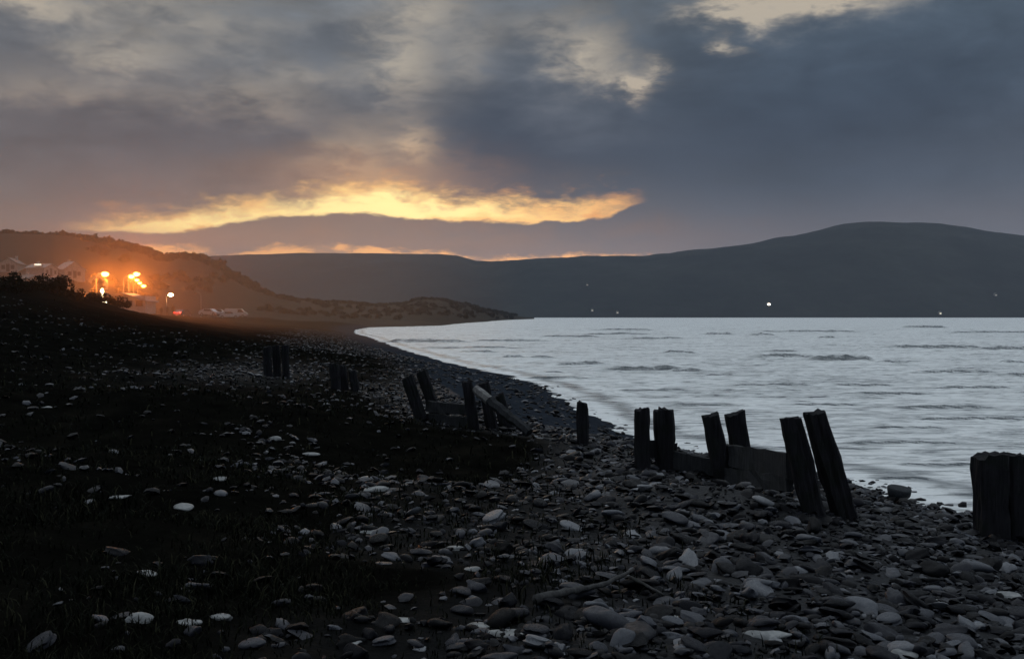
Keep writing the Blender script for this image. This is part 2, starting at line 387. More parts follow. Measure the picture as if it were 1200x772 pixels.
def height(x, y):
    x = np.asarray(x, float); y = np.asarray(y, float)
    d = sdist(x, y); dw = d + .5 * fbm(x * .22, y * .22, 3)
    z = np.interp(dw, [-400, -60, -8, 0, 2, 5, 8, 11, 400], [-6, -4, -.6, 0, .36, .9, 1.25, 1.58, 1.62])
    C = crest(y); r = np.interp(dw, [11, 14, 20, 24, 27, 31, 40, 200], [0, .10, .42, .72, 1, .98, .55, .35])
    z = z + (C - 1.6) * r
    inl = np.clip((d - 7) / 6, 0, 1); z = z + inl * (.23 * fbm(x * .28 + 3, y * .28, 3) + .05 * fbm(x * 1.6, y * 1.6, 3)) * np.clip(1.5 - y / 300, 0.2, 1)
    z = z + np.clip(d / 3, 0, 1) * .035 * fbm(x * 2.1, y * 2.1, 3)
    # the hollow in front of the old timbers and the low shingle mound in front of it
    z = z - .42 * np.exp(-((x + 1.6) / 2.4) ** 2 - ((y - 15.2) / 2.4) ** 2)
    z = z + .22 * np.exp(-((x - 2.6) / 1.3) ** 2 - ((y - 12.2) / .8) ** 2)
    z = z - .25 * np.exp(-((x + 6.5) / 5) ** 2 - ((y - 13.5) / 2.6) ** 2) + .16 * np.exp(-((x + 6.5) / 5) ** 2 - ((y - 18.5) / 2.2) ** 2)
    far = np.clip((np.hypot(x, y) - 600) / 600, 0, 1)
    return z * (1 - far) + far * np.where(d > 0, 2, -5)
def grassiness(x, y):
    d = sdist(x, y); thr = np.interp(np.hypot(x, y), [4.5, 10, 17, 26, 45, 70, 150], [8.9, 7.2, 5.6, 4.8, 4.6, 4.2, 3]); g = np.clip((d - thr + 1.5 * fbm(x * .35, y * .35, 3)) / 2.6, 0, 1)
    patch = np.exp(-((x + 7.8) / 1.8) ** 2 - ((y - 31) / 5.5) ** 2)
    return np.clip(g - .6 * patch + 1.2 * np.exp(-((x + 1.0) / 1.7) ** 2 - ((y - 16.5) / 2.4) ** 2), 0, 1)
def polar(azs, rs):
    A, Rr = np.meshgrid(azs, rs); X = Rr * np.sin(A); Y = Rr * np.cos(A)
    nr, na = A.shape; i = np.arange(nr * na).reshape(nr, na)
    F = np.stack([i[:-1, :-1], i[:-1, 1:], i[1:, 1:], i[1:, :-1]], -1).reshape(-1, 4)[:, ::-1]
    return X.ravel(), Y.ravel(), F
az_f = np.radians(np.concatenate([np.linspace(-180, -46, 46), np.linspace(-45, 45, 420), np.linspace(46, 180, 46)]))
X, Y, F = polar(az_f, np.concatenate([[.02, 1, 2], np.geomspace(2.6, 60, 330), np.geomspace(61, 420, 130), np.geomspace(440, 9000, 30)]))
ground = link_mesh('shingle_beach', np_mesh('shingle_beach', np.stack([X, Y, height(X, Y)], 1), F, True, {'grass': grassiness(X, Y), 'wet_sheen': np.clip((np.interp(Y, [20, 45], [4.6, 8.5]) - sdist(X, Y)) / 2.4, 0, 1) * np.clip((Y - 12) / 12, 0, 1) * np.clip(1.2 - Y / 130, 1, 1)}), M_GROUND)
tag(ground, kind='structure')

def gh(x, y): return float(height(np.array([x]), np.array([y]))[0])
def hit(px, py, dmax=400, surf=None):
    """where the line of sight through a pixel meets the ground"""
    d = ray(px, py); s = np.geomspace(3, dmax, 900); P = np.outer(s, d) + np.array([0, 0, EYE])
    g = height(P[:, 0], P[:, 1]); w = np.where(P[:, 2] < g)[0]
    j = w[0] if len(w) else len(s) - 1
    return Vector((P[j, 0], P[j, 1], g[j]))

# ------------------------------------------------------------------ sea with swell
az_s = np.radians(np.concatenate([np.linspace(-180, -40, 20), np.linspace(-36, 36, 430), np.linspace(40, 180, 20)]))
X, Y, F = polar(az_s, np.concatenate([[.02, 6], np.geomspace(9, 330, 640), np.geomspace(333, 4000, 90), np.geomspace(5000, 30000, 8)]))
Rr = np.hypot(X, Y)
Z = np.zeros_like(X); FO = np.ones_like(X)
swells = [(715, 795, 434, 5), (790, 822, 435, 3), (658, 706, 428, 4.5), (590, 612, 419, 3), (622, 650, 420, 2.5), (780, 815, 414, 3.5), (885, 950, 419, 4), (955, 1016, 422, 5.5), (1045, 1140, 408, 4), (1155, 1215, 410, 4), (1080, 1155, 437, 3.5), (1170, 1220, 441, 4), (828, 858, 392, 2.6), (880, 905, 393, 3), (960, 978, 396, 2.4), (900, 1000, 389, 2.2), (640, 700, 395, 2.4), (690, 760, 392, 2), (1060, 1105, 384, 2.4), (560, 640, 400, 2.4), (450, 540, 401, 4), (500, 600, 408, 2.5), (740, 800, 397, 2), (540, 580, 413, 2.5), (1030, 1060, 425, 2.5), (830, 860, 440, 2), (620, 690, 444, 3), (640, 660, 436, 2), (700, 760, 387, 2), (1120, 1200, 390, 2), (870, 940, 452, 2), (1000, 1080, 462, 2.4), (1050, 1150, 478, 3), (1080, 1190, 492, 3), (1030, 1100, 502, 2), (930, 1000, 475, 2), (1010, 1120, 520, 2.4), (1060, 1140, 545, 2), (1020, 1080, 560, 2), (900, 930, 412, 2), (1180, 1200, 425, 2.5), (980, 1040, 452, 2), (1100, 1180, 455, 2.2), (780, 860, 475, 2), (720, 800, 458, 2)]
xr = np.array([np.cos(.12), np.sin(.12)])
for x0, x1, yy, th in swells:
    cx, cy = sea_at((x0 + x1) / 2, yy); D = math.hypot(cx, cy); L = (x1 - x0) / 1200 * D * .58; h = th / 1200 * D * .95
    near = (np.abs(X - cx) < 3 * L) & (np.abs(Y - cy) < 12 * h + 2)
    xn, yn = X[near] - cx, Y[near] - cy
    yn = yn + .3 * h * fbm(xn / L * 2.5 + cx, yn * 0 + cy, 3) * 3 + xn * .04
    w = max(h * 2.0, D * .006)
    along = np.exp(-(np.abs(xn) / L) ** 5.0) * (1 + .5 * fbm(xn / L * 3, yn * 0 + cx, 2))
    prof = np.where(yn < 0, np.exp(-(yn / (w * .45)) ** 2), np.exp(-(yn / (w * 2.2)) ** 2))
    Z[near] += h * along * prof
    FO[near] -= 1.3 * along * np.exp(-((yn + w * .35) / (w * .55)) ** 2)
amp = .05 * np.clip(Rr / 40, .35, 1.6)
Z += amp * (fbm(X * .25 + Y * .03, Y * .9, 4, .55)) * (Rr < 3000)
d = sdist(X, Y); Z += np.where(d > -6, -.03 * (d + 6) / 6, 0) + .02
# ragged wash along the waterline
FO = np.clip(FO, 0, 1) * np.interp(Rr, [9, 30, 80, 3000], [.86, 1.0, 1.0, 1.0])
sea = link_mesh('sea', np_mesh('sea', np.stack([X, Y, Z], 1), F, True, {'foam': np.clip(np.maximum(FO, 0) + .5 * np.exp(-((d + .7 + .5 * fbm(X * .7, Y * .7, 3)) / .35) ** 2) + .35 * np.exp(-((d + 2.6 + 1.0 * fbm(X * .4, Y * .4, 3)) / .3) ** 2) - .55 * np.exp(-((d + 1.6 + .8 * fbm(X * .5 + 9, Y * .5, 3)) / .5) ** 2), 0, 1.3)}), M_SEA)
tag(sea, kind='structure')

# ------------------------------------------------------------------ hills
HILLS = {}
def hill(name, sky, ridge, foot, footz, material, p0, p1, ncol, nrow, rough, expo=1.0, kind='structure'):
    px = np.linspace(p0, p1, ncol)
    sk = np.interp(px, *zip(*sky)); D1 = np.interp(px, *zip(*ridge)); D0 = np.interp(px, *zip(*foot)); z0 = np.interp(px, *zip(*footz))
    t = np.concatenate([np.linspace(0, 1, nrow), 1 + np.linspace(.06, 1.2, nrow // 3)])
    T, PX = np.meshgrid(t, px); D1m, D0m, z0m, skm = [np.repeat(a[:, None], len(t), 1) for a in (D1, D0, z0, sk)]
    DD = D0m + (D1m - D0m) * T
    zr = EYE + (HZ - skm) / 1200 * D1m
    prof = np.where(T <= 1, np.sin(np.clip(T, 0, 1) * np.pi / 2) ** expo, 1 - .5 * (T - 1) ** 1.3)
    XX = (PX - 600) / 1200 * DD
    bump = rough * (fbm(XX / 60 / rough ** .3, DD / 60 / rough ** .3, 5)) * np.clip(T, 0, 1) * np.clip(1.02 - T, .04, 1) * 2
    ZZ = z0m + (zr - z0m) * prof + bump
    nr, na = XX.shape; i = np.arange(nr * na).reshape(nr, na)
    Fh = np.stack([i[:-1, :-1], i[1:, :-1], i[1:, 1:], i[:-1, 1:]], -1).reshape(-1, 4)
    o = link_mesh(name, np_mesh(name, np.stack([XX.ravel(), DD.ravel(), ZZ.ravel()], 1), Fh, True), material)
    tag(o, kind=kind); HILLS[name] = (px, t, D0, D1, z0, np.interp(px, *zip(*sky)), expo, XX, DD, ZZ)
    return o
hill('far_hill', [(-900, 300), (0, 306), (235, 303.5), (260, 302), (330, 299.5), (420, 299), (490, 300.5), (512, 299.5), (535, 302), (558, 308.5), (575, 309), (610, 306), (680, 303), (700, 302), (760, 301), (830, 294), (880, 287), (930, 279), (955, 273), (985, 266), (1010, 263), (1040, 262), (1095, 264), (1130, 268), (1165, 275), (1200, 278), (1300, 290), (1500, 318), (1900, 350), (2400, 366)],
     [(-900, 3600), (520, 3700), (620, 3400), (900, 3300), (2400, 3300)], [(-900, 2300), (2400, 2300)], [(-900, -1), (2400, -1)], M_FAR, -900, 2400, 560, 70, 26, .95)
hill('hillside', [(-900, 250), (-300, 268), (0, 279), (60, 279.5), (90, 282), (115, 286), (150, 291), (170, 297), (186, 304), (200, 305), (212, 301.5), (232, 304), (250, 312), (275, 328), (300, 341), (325, 349), (350, 353.5), (400, 356), (440, 359), (475, 357), (492, 352), (515, 352), (545, 358), (575, 365), (600, 369.5), (615, 371.5), (626, 372)],
     [(-900, 430), (200, 450), (330, 560), (450, 720), (540, 980), (626, 1200)], [(-900, 170), (60, 205), (180, 275), (300, 262), (380, 262), (470, 285), (520, 330), (570, 560), (626, 1150)],
     [(-900, 3), (330, 1.9), (390, .5), (430, -.5), (626, -.8)], M_HILL, -900, 626, 520, 40, 1.6, 1.15)
def hill_point(name, px, py):
    """a point of a hill's face seen at that pixel"""
    p, t, D0, D1, z0, sk, ex, XX, DD, ZZ = HILLS[name]
    c = int(np.clip(np.searchsorted(p, px), 0, len(p) - 1)); n = np.searchsorted(t, 1.0) + 1
    rows = HZ - (ZZ[c, :n] - EYE) / DD[c, :n] * 1200
    j = int(np.argmin(np.abs(rows - py))); return Vector((XX[c, j], DD[c, j], ZZ[c, j])), float(DD[c, j])

# ------------------------------------------------------------------ leaf masses
def leaf_cloud(centers, radii, n_each, size, flat=1.0):
    """many small leaf-sized triangles filling blobs"""
    C = np.repeat(centers, n_each, 0); Rd = np.repeat(radii, n_each, 0); n = len(C)
    v = rng.normal(size=(n, 3)); v /= np.linalg.norm(v, axis=1)[:, None]
    v *= (rng.uniform(.35, 1.05, n) ** .5)[:, None]; v[:, 2] *= flat
    P = C + v * Rd[:, None]
    a = rng.normal(size=(n, 3)); a /= np.linalg.norm(a, axis=1)[:, None]; b = np.cross(a, rng.normal(size=(n, 3))); b /= np.linalg.norm(b, axis=1)[:, None]
    s = (size * rng.uniform(.5, 1.4, n))[:, None]
    V = np.stack([P + a * s, P - a * s * .5 + b * s * .8, P - a * s * .5 - b * s * .8], 1).reshape(-1, 3)
    return V, np.arange(len(V)).reshape(-1, 3)
# woodland along the near hill's skyline and the low headland
p, t, D0, D1, z0, sk, ex, XX, DD, ZZ = HILLS['hillside']
cs, rs = [], []
nrow = int(np.searchsorted(t, 1.0))
for _ in range(2600):
    c = rng.integers(np.searchsorted(p, -120), len(p) - 6); j = int(rng.integers(nrow // 5, nrow + 1))
    pxv = p[c]
    if rng.random() < .42: j = nrow - int(rng.integers(0, 3))
    if fbm(XX[c, j] / 35, DD[c, j] / 60, 2) < -.05 and j < nrow - 2: continue
    if pxv < 100 and j < nrow - 6: continue
    r_ = rng.uniform(1.0, 2.4) * (DD[c, j] / 480) ** .75 * (.6 if pxv > 300 else 1)
    if pxv > 600: continue
    cs.append((XX[c, j] + rng.normal() * 2, DD[c, j] + rng.normal() * 2, ZZ[c, j] + r_ * .25)); rs.append(r_)
V, Fl = leaf_cloud(np.array(cs), np.array(rs), 60, .8, .8)
tag(link_mesh('woodland', np_mesh('woodland', V, Fl, False), M_WOOD), kind='stuff')

# bushes on the crest of the bank
def bush(px, py, w, h, label, depth=None):
    P = hit(px, py) if depth is None else None
    if P is None:
        x = (px - 600) / 1200 * depth; P = Vector((x, depth, gh(x, depth)))
    D = P.y; root = empty('bush', (P.x, P.y, P.z - .05)); tag(root, label, 'bush', 'bushes along the crest of the bank')
    W_ = w / 1200 * D; H_ = h / 1200 * D
    n = 14; c = np.stack([rng.uniform(-.42, .42, n) * W_, rng.uniform(-.3, .3, n) * W_, rng.uniform(.2, .8, n) * H_], 1)
    V, Fl = leaf_cloud(c, rng.uniform(.12, .26, n) * min(W_, H_ * 2), 150, .055 * H_ + .02)
    link_mesh('foliage', np_mesh('foliage', V, Fl, False), M_LEAF, root)
    bm = bmesh.new()
    for q in range(6):
        a = rng.uniform(-.3, .3) * W_; add_tube(bm, [(a * .3, 0, -.1), (a * .7, rng.uniform(-.1, .1), H_ * .35), (a, rng.uniform(-.2, .2), H_ * .8)], [.03, .02, .008], 5)
    bm_obj('stems', bm, M_POST, root)
for a in [(6, 352, 46, 20, 'dark rounded bush at the far left edge of the bank crest', 52), (34, 350, 34, 14, 'low dark bush between two taller bushes on the bank crest', 58), (62, 352, 40, 20, 'tall domed dark bush just left of the long bright light strip', 62), (84, 358, 30, 12, 'small dark bush sloping down beneath the long bright light strip', 66), (112, 362, 26, 12, 'small bush at the foot of the glowing white pillar', 72), (136, 366, 34, 12, 'ragged low bush in front of the low flat roofed hall', 78)]:
    bush(*a)

# ------------------------------------------------------------------ stones
def ico(sub):
    bm = bmesh.new(); bmesh.ops.create_icosphere(bm, subdivisions=sub, radius=1)
    bm.verts.ensure_lookup_table(); V = np.array([v.co[:] for v in bm.verts]); Fx = np.array([[v.index for v in f.verts] for f in bm.faces]); bm.free(); return V, Fx
def stone_shape(sub, seed):
    V, Fx = ico(sub); r = np.random.default_rng(seed)
    # cut a few flats into the cobble and make it uneven
    for _ in range(7):
        n = r.normal(size=3); n /= np.linalg.norm(n); dd = V @ n; lim = r.uniform(.5, .88)
        V = V - np.outer(np.clip(dd - lim, 0, None) * .88, n)
    V = V * (1 + .10 * np.sin(V @ r.normal(size=3) * 3 + r.uniform(0, 6)))[:, None]
    V = V * np.array([1.0, r.uniform(.5, .88), r.uniform(.20, .46)])
    return V, Fx
VAR3 = [stone_shape(3, s) for s in range(18)]; VAR2 = [stone_shape(2, 20 + s) for s in range(16)]; VAR1 = [stone_shape(1, 50 + s) for s in range(12)]
def scatter(n, r0, r1, dens_fn, size_fn):
    """random spots on the ground, denser where dens_fn says"""
    A = rng.uniform(R(-34), R(33), n); q = rng.random(n); Rg = r0 + q * (r1 - r0)
    Xs, Ys = Rg * np.sin(A), Rg * np.cos(A)
    keep = rng.random(n) < dens_fn(Xs, Ys); return Xs[keep], Ys[keep]
def dens(x, y):
    d = sdist(x, y); g = grassiness(x, y)
    ux, uy = 2.9, -7.5; L2 = ux * ux + uy * uy
    tt = np.clip(((x + 3.8) * ux + (y - 16) * uy) / L2, 0, 1); trail = np.exp(-((x + 3.8 - tt * ux) ** 2 + (y - 16 - tt * uy) ** 2) / .45)
    sand = np.clip((np.interp(y, [20, 45], [4.0, 7.0]) - d) / 1.5, 0, 1) * np.clip((y - 19) / 7, 0, 1)
    return (1 - .86 * sand) * np.where(d < -3.2, 0, g * .30 * trail + (1 - g) * .96 + g * .075 * (fbm(x * .8, y * .8, 2) > -.05)) * np.where(d < 0, .5 * np.clip(1 + d / 3.2, 0, 1), 1)
def rot_mats(n, tilt):
    z = rng.uniform(0, 2 * np.pi, n); a = rng.normal(size=n) * tilt; b = rng.normal(size=n) * tilt
    cz, sz, ca, sa, cb, sb = np.cos(z), np.sin(z), np.cos(a), np.sin(a), np.cos(b), np.sin(b)
    Z_ = np.zeros(n); O = np.ones(n)
    Rz = np.stack([cz, -sz, Z_, sz, cz, Z_, Z_, Z_, O], 1).reshape(-1, 3, 3)
    Rx = np.stack([O, Z_, Z_, Z_, ca, -sa, Z_, sa, ca], 1).reshape(-1, 3, 3)
    Ry = np.stack([cb, Z_, sb, Z_, O, Z_, -sb, Z_, cb], 1).reshape(-1, 3, 3)
    return Rx @ Ry @ Rz
n = 84000
xs, ys = scatter(n, 3.8, 54, dens, None)
x2, y2 = scatter(45000, 50, 150, lambda x, y: (sdist(x, y) > 5 - 2 * rng.random(len(x))) & (sdist(x, y) < 11 + 3 * fbm(x * .1, y * .1, 2)), None)
xs, ys = np.concatenate([xs, x2]), np.concatenate([ys, y2])
dd = np.hypot(xs, ys)
size = rng.lognormal(math.log(.041), .52, len(xs)) * np.clip(.8 + dd * .03, .8, 2.0)
size = np.clip(size, .014, .15)
gg = grassiness(xs, ys); size = np.where(gg > .6, np.minimum(size * 1.05, .10), size)
tint = np.where(gg > .6, rng.beta(2.2, 2.0, len(xs)), rng.beta(1.6, 2.0, len(xs)))
zs = height(xs, ys) + size * rng.uniform(-.05, .40, len(xs))
tilt = .24; MATS = rot_mats(len(xs), tilt)
px_size = size / dd
inview = (np.abs(xs / ys) < .5) & (((EYE - zs) / ys) < .335)
order = np.argsort(-px_size * inview)
big = order[:285]; bigset = np.zeros(len(xs), bool); bigset[big] = True
shared = []
for Vv, Fv in VAR3:
    me = np_mesh('stone', Vv, Fv, True); me.set_sharp_from_angle(angle=R(42)); me.materials.append(M_STONE); shared.append(me)
for i in big:
    o = bpy.data.objects.new('stone', shared[int(rng.integers(len(shared)))]); COL.objects.link(o); o.parent = ground
    m4 = Matrix([list(r_) for r_ in MATS[i]]).to_4x4()
    o.matrix_local = Matrix.Translation((xs[i], ys[i], zs[i])) @ m4 @ Matrix.Diagonal((size[i], size[i], size[i], 1))
def merge_stones(idx, variants, name):
    VV, FF, TT = [], [], []; off = 0
    which = rng.integers(0, len(variants), len(idx))
    for w, (Vv, Fv) in enumerate(variants):
        ii = idx[which == w]
        if not len(ii): continue
        P = np.einsum('nij,vj->nvi', MATS[ii] * size[ii][:, None, None], Vv) + np.stack([xs[ii], ys[ii], zs[ii]], 1)[:, None, :]
        VV.append(P.reshape(-1, 3)); nv = len(Vv)
        FF.append((Fv[None] + (off + np.arange(len(ii)) * nv)[:, None, None]).reshape(-1, 3)); TT.append(np.repeat(tint[ii], nv)); off += len(ii) * nv
    o = link_mesh(name, np_mesh(name, np.concatenate(VV), np.concatenate(FF), True, {'tint': np.concatenate(TT)}), M_SHINGLE, ground)
    o.data.set_sharp_from_angle(angle=R(45))
    tag(o, kind='stuff')
rest = np.where(~bigset)[0]
nearmask = px_size[rest] > .0088
merge_stones(rest[nearmask], VAR2, 'cobbles')
merge_stones(rest[~nearmask], VAR1, 'pebbles')
print('stones', len(xs), nearmask.sum())

def lone_stone(px, py, w, h, label, m=M_PALE, rz=0.0, seed=0, tiltx=0.0, name='stone', sub=3, cat='stone', sink=.40):
    P = hit(px, py + h * .4); D = P.y; Vv, Fv = stone_shape(sub, 900 + seed)
    s = w / 1200 * D / 2; hz = h / 1200 * D / 2
    zmax = np.abs(Vv[:, 2]).max(); Vv = Vv * np.array([s, s * .9, hz / zmax * .9])
    Vv = Vv * (1 + .05 * fbm(Vv[:, 0] / s * 2 + seed, Vv[:, 1] / s * 2 + Vv[:, 2] / s * 2, 3))[:, None]
    o = link_mesh(name, np_mesh(name, Vv, Fv, True), m); o.location = (P.x, P.y, P.z + hz * (1 - 2 * sink)); o.rotation_euler = (tiltx, 0, rz)
    tag(o, label, cat, 'pale stones lying on the dark bank' if m is M_PALE else None); return o
LS = [(598, 741, 62, 10, 'long pale flat stone at the bottom centre, lying level in the grass'),
      (470, 724, 38, 9, 'smooth pale oval stone in the grass left of the long flat one'),
      (561, 732, 34, 9, 'grey flat stone touching the upper left end of the long flat stone'),
      (217, 728, 38, 9, 'pale flat stone in the dark grass at lower left, right of a rounded grey stone'),
      (162, 722, 36, 18, 'rounded grey stone humped in the grass at lower left'),
      (258, 722, 30, 12, 'grey oval stone just right of the pale flat stone at lower left'),
      (172, 670, 30, 7, 'thin bright stone alone in the dark grass left of centre'),
      (214, 592, 28, 9, 'tilted white stone shining on the dark slope below the far posts'),
      (258, 560, 20, 7, 'small white stone up the slope from the tilted white stone'),
      (142, 582, 26, 5, 'thin pale sliver of stone on the dark slope at left'),
      (434, 622, 32, 8, 'bright split stone in the middle of the dark bank'),
      (440, 571, 34, 8, 'pale double topped stone above the bright split stone'),
      (532, 641, 26, 9, 'pale oval stone in grass right of the bright split stone'),
      (553, 665, 22, 9, 'grey blunt stone just downslope of the pale oval stone'),
      (410, 752, 30, 9, 'pale stone near the bottom edge left of centre'),
      (322, 512, 20, 8, 'pale angular stone leading the trail of stones down the slope'),
      (363, 532, 24, 6, 'slim pale stone in the middle of the trail of stones'),
      (55, 478, 14, 3, 'thin white stone far up on the dark slope at left'),
      (1110, 703, 40, 9, 'bluish white stone with chipped end in the shingle at lower right'),
      (1182, 696, 36, 8, 'turquoise grey slab at the right edge of the shingle'),
      (782, 720, 46, 12, 'broad grey slab tipped forward near the crooked driftwood'),
      (898, 740, 56, 16, 'wide grey boulder in the shingle at the bottom right'),
      (1058, 764, 40, 16, 'rounded grey boulder cut by the bottom edge at right'),
      (1040, 758, 20, 7, 'small smooth stone beside the rounded boulder at the bottom right')]
for q, (x, y, w, h, lab) in enumerate(LS):
    lone_stone(x, y, w, h, lab, M_PALE, rng.uniform(-.4, .4), q, rng.uniform(-.05, .2))
lone_stone(1052, 576, 40, 26, 'dark wedge shaped rock standing at the edge of the water', M_ROCK, .3, 77, -.2, 'rock', 3, 'rock', .2)
lone_stone(1012, 588, 24, 12, 'low dark rock just left of the wedge shaped rock by the water', M_ROCK, 1.0, 78, .0, 'rock', 2, 'rock', .3)

# driftwood by the bottom centre
def drift(pts, rad, label):
    P = [hit(px, py) + Vector((0, 0, dz)) for px, py, dz in pts]; o0 = P[0].copy()
    Q = [p_ - o0 for p_ in P]; fine_ = []
    for a, b in zip(Q, Q[1:]):
        for s in range(4): fine_.append(a.lerp(b, s / 4) + Vector((0, 0, random.uniform(-.004, .006))))
    fine_.append(Q[-1]); bm = bmesh.new(); add_tube(bm, fine_, [rad * (1 - .6 * i / len(fine_)) * random.uniform(.8, 1.2) for i in range(len(fine_))], 7)
    o = bm_obj('driftwood', bm, M_DRIFT, None, o0, True); tag(o, label, 'driftwood')
drift([(628, 712, .05), (662, 706, .06), (688, 702, .07), (712, 699, .09), (742, 684, .10)], .028, 'crooked grey driftwood branch lying among stones near the bottom centre')
drift([(738, 690, .08), (760, 700, .07), (778, 709, .06)], .014, 'thin pale stick crossing the grey slab beside the crooked branch')

# ------------------------------------------------------------------ grass
n = 70000
A = rng.uniform(R(-33), R(20), n); q = rng.random(n); Rg = 1 / (1 / 4.0 + q * (1 / 60 - 1 / 4.0)); xg, yg = Rg * np.sin(A), Rg * np.cos(A)
keep = rng.random(n) < grassiness(xg, yg) * np.clip(.6 + 1.4 * fbm(xg * .9, yg * .9, 2), .12, 1); xg, yg = xg[keep], yg[keep]
zg = height(xg, yg); n = len(xg); hgt = rng.uniform(.02, .075, n) * np.clip(1 + yg / 40, 1, 2.2) * (1 + .8 * np.clip(fbm(xg * .7 + 5, yg * .7, 2), -.5, 1))
an = rng.uniform(0, 2 * np.pi, n); ln_ = rng.uniform(.2, 1.1, n) * hgt; wd = .004 * np.clip(np.hypot(xg, yg) / 5, 1, 6)
base = np.stack([xg, yg, zg - .01], 1); side = np.stack([np.cos(an + 1.57), np.sin(an + 1.57), 0 * an], 1) * wd[:, None]
mid = base + np.stack([np.cos(an) * ln_ * .35, np.sin(an) * ln_ * .35, hgt * .7], 1); tip = base + np.stack([np.cos(an) * ln_, np.sin(an) * ln_, hgt], 1)
V = np.stack([base - side, base + side, mid + side * .7, mid - side * .7, tip], 1).reshape(-1, 3); i0 = np.arange(n)[:, None] * 5
Fg = np.concatenate([i0 + np.array([0, 1, 2]), i0 + np.array([0, 2, 3]), i0 + np.array([3, 2, 4])])
tag(link_mesh('grass', np_mesh('grass', V, Fg, False, {'tint': np.repeat(rng.random(n), 5)}), M_GRASS), kind='stuff')

# ------------------------------------------------------------------ old sea-defence timbers
def post(top, foot, wpx, label, depth=None, thick=None, notch=0.0, seed=0, name='timber_post'):
    """a square weathered post: top centre and foot centre as seen; foot stands in the shingle"""
    P = hit(*foot) if depth is None else None
    if P is None:
        dr = ray(*foot); P = Vector((0, 0, EYE)) + dr * (depth / dr.y)
    D = P.y; dr = ray(*top); T = Vector((0, 0, EYE)) + dr * (D / dr.y)
    g = gh(P.x, P.y); rd = np.random.default_rng(seed + 5)
    axis = (T - P); Ln = axis.length; ax = axis.normalized(); w = wpx / 1200 * D / 2; th = (thick or w * .9)
    root = P - ax * .45
    L2 = Ln + .45; nseg = 9; bm = bmesh.new(); rings = []
    yv = Vector((0, 1, 0)); xv = yv.cross(ax).normalized(); yv = ax.cross(xv)
    prof = []
    for q in range(24):
        a_ = 2 * math.pi * (q + .5) / 24; ca, sa = math.cos(a_), math.sin(a_)
        rr = 1.0 / (abs(ca) ** 5 + abs(sa) ** 5) ** .2 * (1 + rd.normal() * .018 - (.12 if rd.random() < .14 else 0))
        prof.append((ca * rr, sa * rr))
    for s in range(nseg + 1):
        f = s / nseg; k_ = 1 + .05 * math.sin(f * 7 + seed) + rd.normal() * .012 - (.06 if s == nseg else 0)
        ring = []
        for x, y in prof:
            zz = f * L2
            if s == nseg: zz += rd.normal() * .013 + .020 * math.sin(x * 1.6 + seed) * w / .12 - notch * max(0, 1 - abs(x - .2) * 2.2)
            p_ = ax * zz + xv * (x * w * k_ + rd.normal() * .006) + yv * (y * th * k_ + rd.normal() * .006)
            ring.append(bm.verts.new(p_))
        rings.append(ring)
    m_ = len(prof)
    for a, b in zip(rings, rings[1:]):
        for q in range(m_): bm.faces.new((a[q], a[(q + 1) % m_], b[(q + 1) % m_], b[q]))
    c0 = bm.verts.new(ax * (L2 + .012) + xv * rd.normal() * .01)
    for q in range(m_): bm.faces.new((rings[-1][q], rings[-1][(q + 1) % m_], c0))
    bm.faces.new(rings[0][::-1])
    bmesh.ops.recalc_face_normals(bm, faces=bm.faces[:])
    o = bm_obj(name, bm, M_POST, None, root)
    tag(o, label, 'post', 'old timber posts of the ruined sea defence'); return P
def plank(a, b, hpx, depth_a, depth_b, thick, label, m=M_PLANK, sag=0.0, seed=3):
    ra, rb = ray(*a), ray(*b); A_ = Vector((0, 0, EYE)) + ra * (depth_a / ra.y); B_ = Vector((0, 0, EYE)) + rb * (depth_b / rb.y)
    H_ = hpx / 1200 * (depth_a + depth_b) / 2; dx = (B_ - A_); L = dx.length; ux = dx.normalized(); uy = Vector((0, 0, 1)).cross(ux).normalized(); uz = ux.cross(uy)
    rd = np.random.default_rng(seed); bm = bmesh.new(); rings = []; ns = 10
    for s in range(ns + 1):
        f = s / ns; c = ux * (f * L); ring = []
        e = rd.normal(size=8) * .006
        for q, (y, z) in enumerate([(-.5, 0), (-.5, -.5), (-.5, -1), (0, -1), (.5, -1), (.5, -.5), (.5, 0), (0, .01)]):
            ring.append(bm.verts.new(c + uy * (y * thick + e[q]) + uz * (z * H_ + (e[(q + 3) % 8]) * 1.6 - sag * math.sin(f * math.pi)) + ux * (rd.normal() * .01)))
        rings.append(ring)
    for p_, q_ in zip(rings, rings[1:]):
        for i in range(8): bm.faces.new((p_[i], p_[(i + 1) % 8], q_[(i + 1) % 8], q_[i]))
    bm.faces.new(rings[0][::-1]); bm.faces.new(rings[-1]); bmesh.ops.recalc_face_normals(bm, faces=bm.faces[:])
    o = bm_obj('timber_plank', bm, m, None, A_); tag(o, label, 'plank', 'timber planks of the ruined sea defence'); return o
pa = post((1160, 534), (1163, 630), 36, 'broad black timber post at the right edge, left half of the wide block', seed=1)
post((1192, 533), (1194, 630), 29, 'broad black timber post cut off by the right edge of the picture', depth=pa.y + .02, seed=2, notch=.03)
pb = post((926, 490), (953, 600), 25, 'leaning front post of the big pair, lower one with a slanted top', seed=3)
pc = post((954, 483), (991, 606), 27, 'tallest leaning post, right one of the big pair near the water', depth=pb.y + .30, seed=4)
pd = post((832, 486), (850, 566), 21, 'slim post leaning right, at the left end of the thick plank', seed=5)
pe = post((861, 484), (872, 560), 24, 'upright post standing behind the left end of the thick plank', depth=pd.y + .35, seed=6)
pf = post((752, 480), (753, 550), 17, 'narrow post on the left of the pair with a small gap of light', seed=7)
pg = post((778, 481), (780, 548), 23, 'wider post on the right of the pair with a small gap of light', depth=pf.y + .25, seed=8)
post((682, 472), (683, 520), 13, 'lone thin upright post standing apart in front of the sea', seed=9)
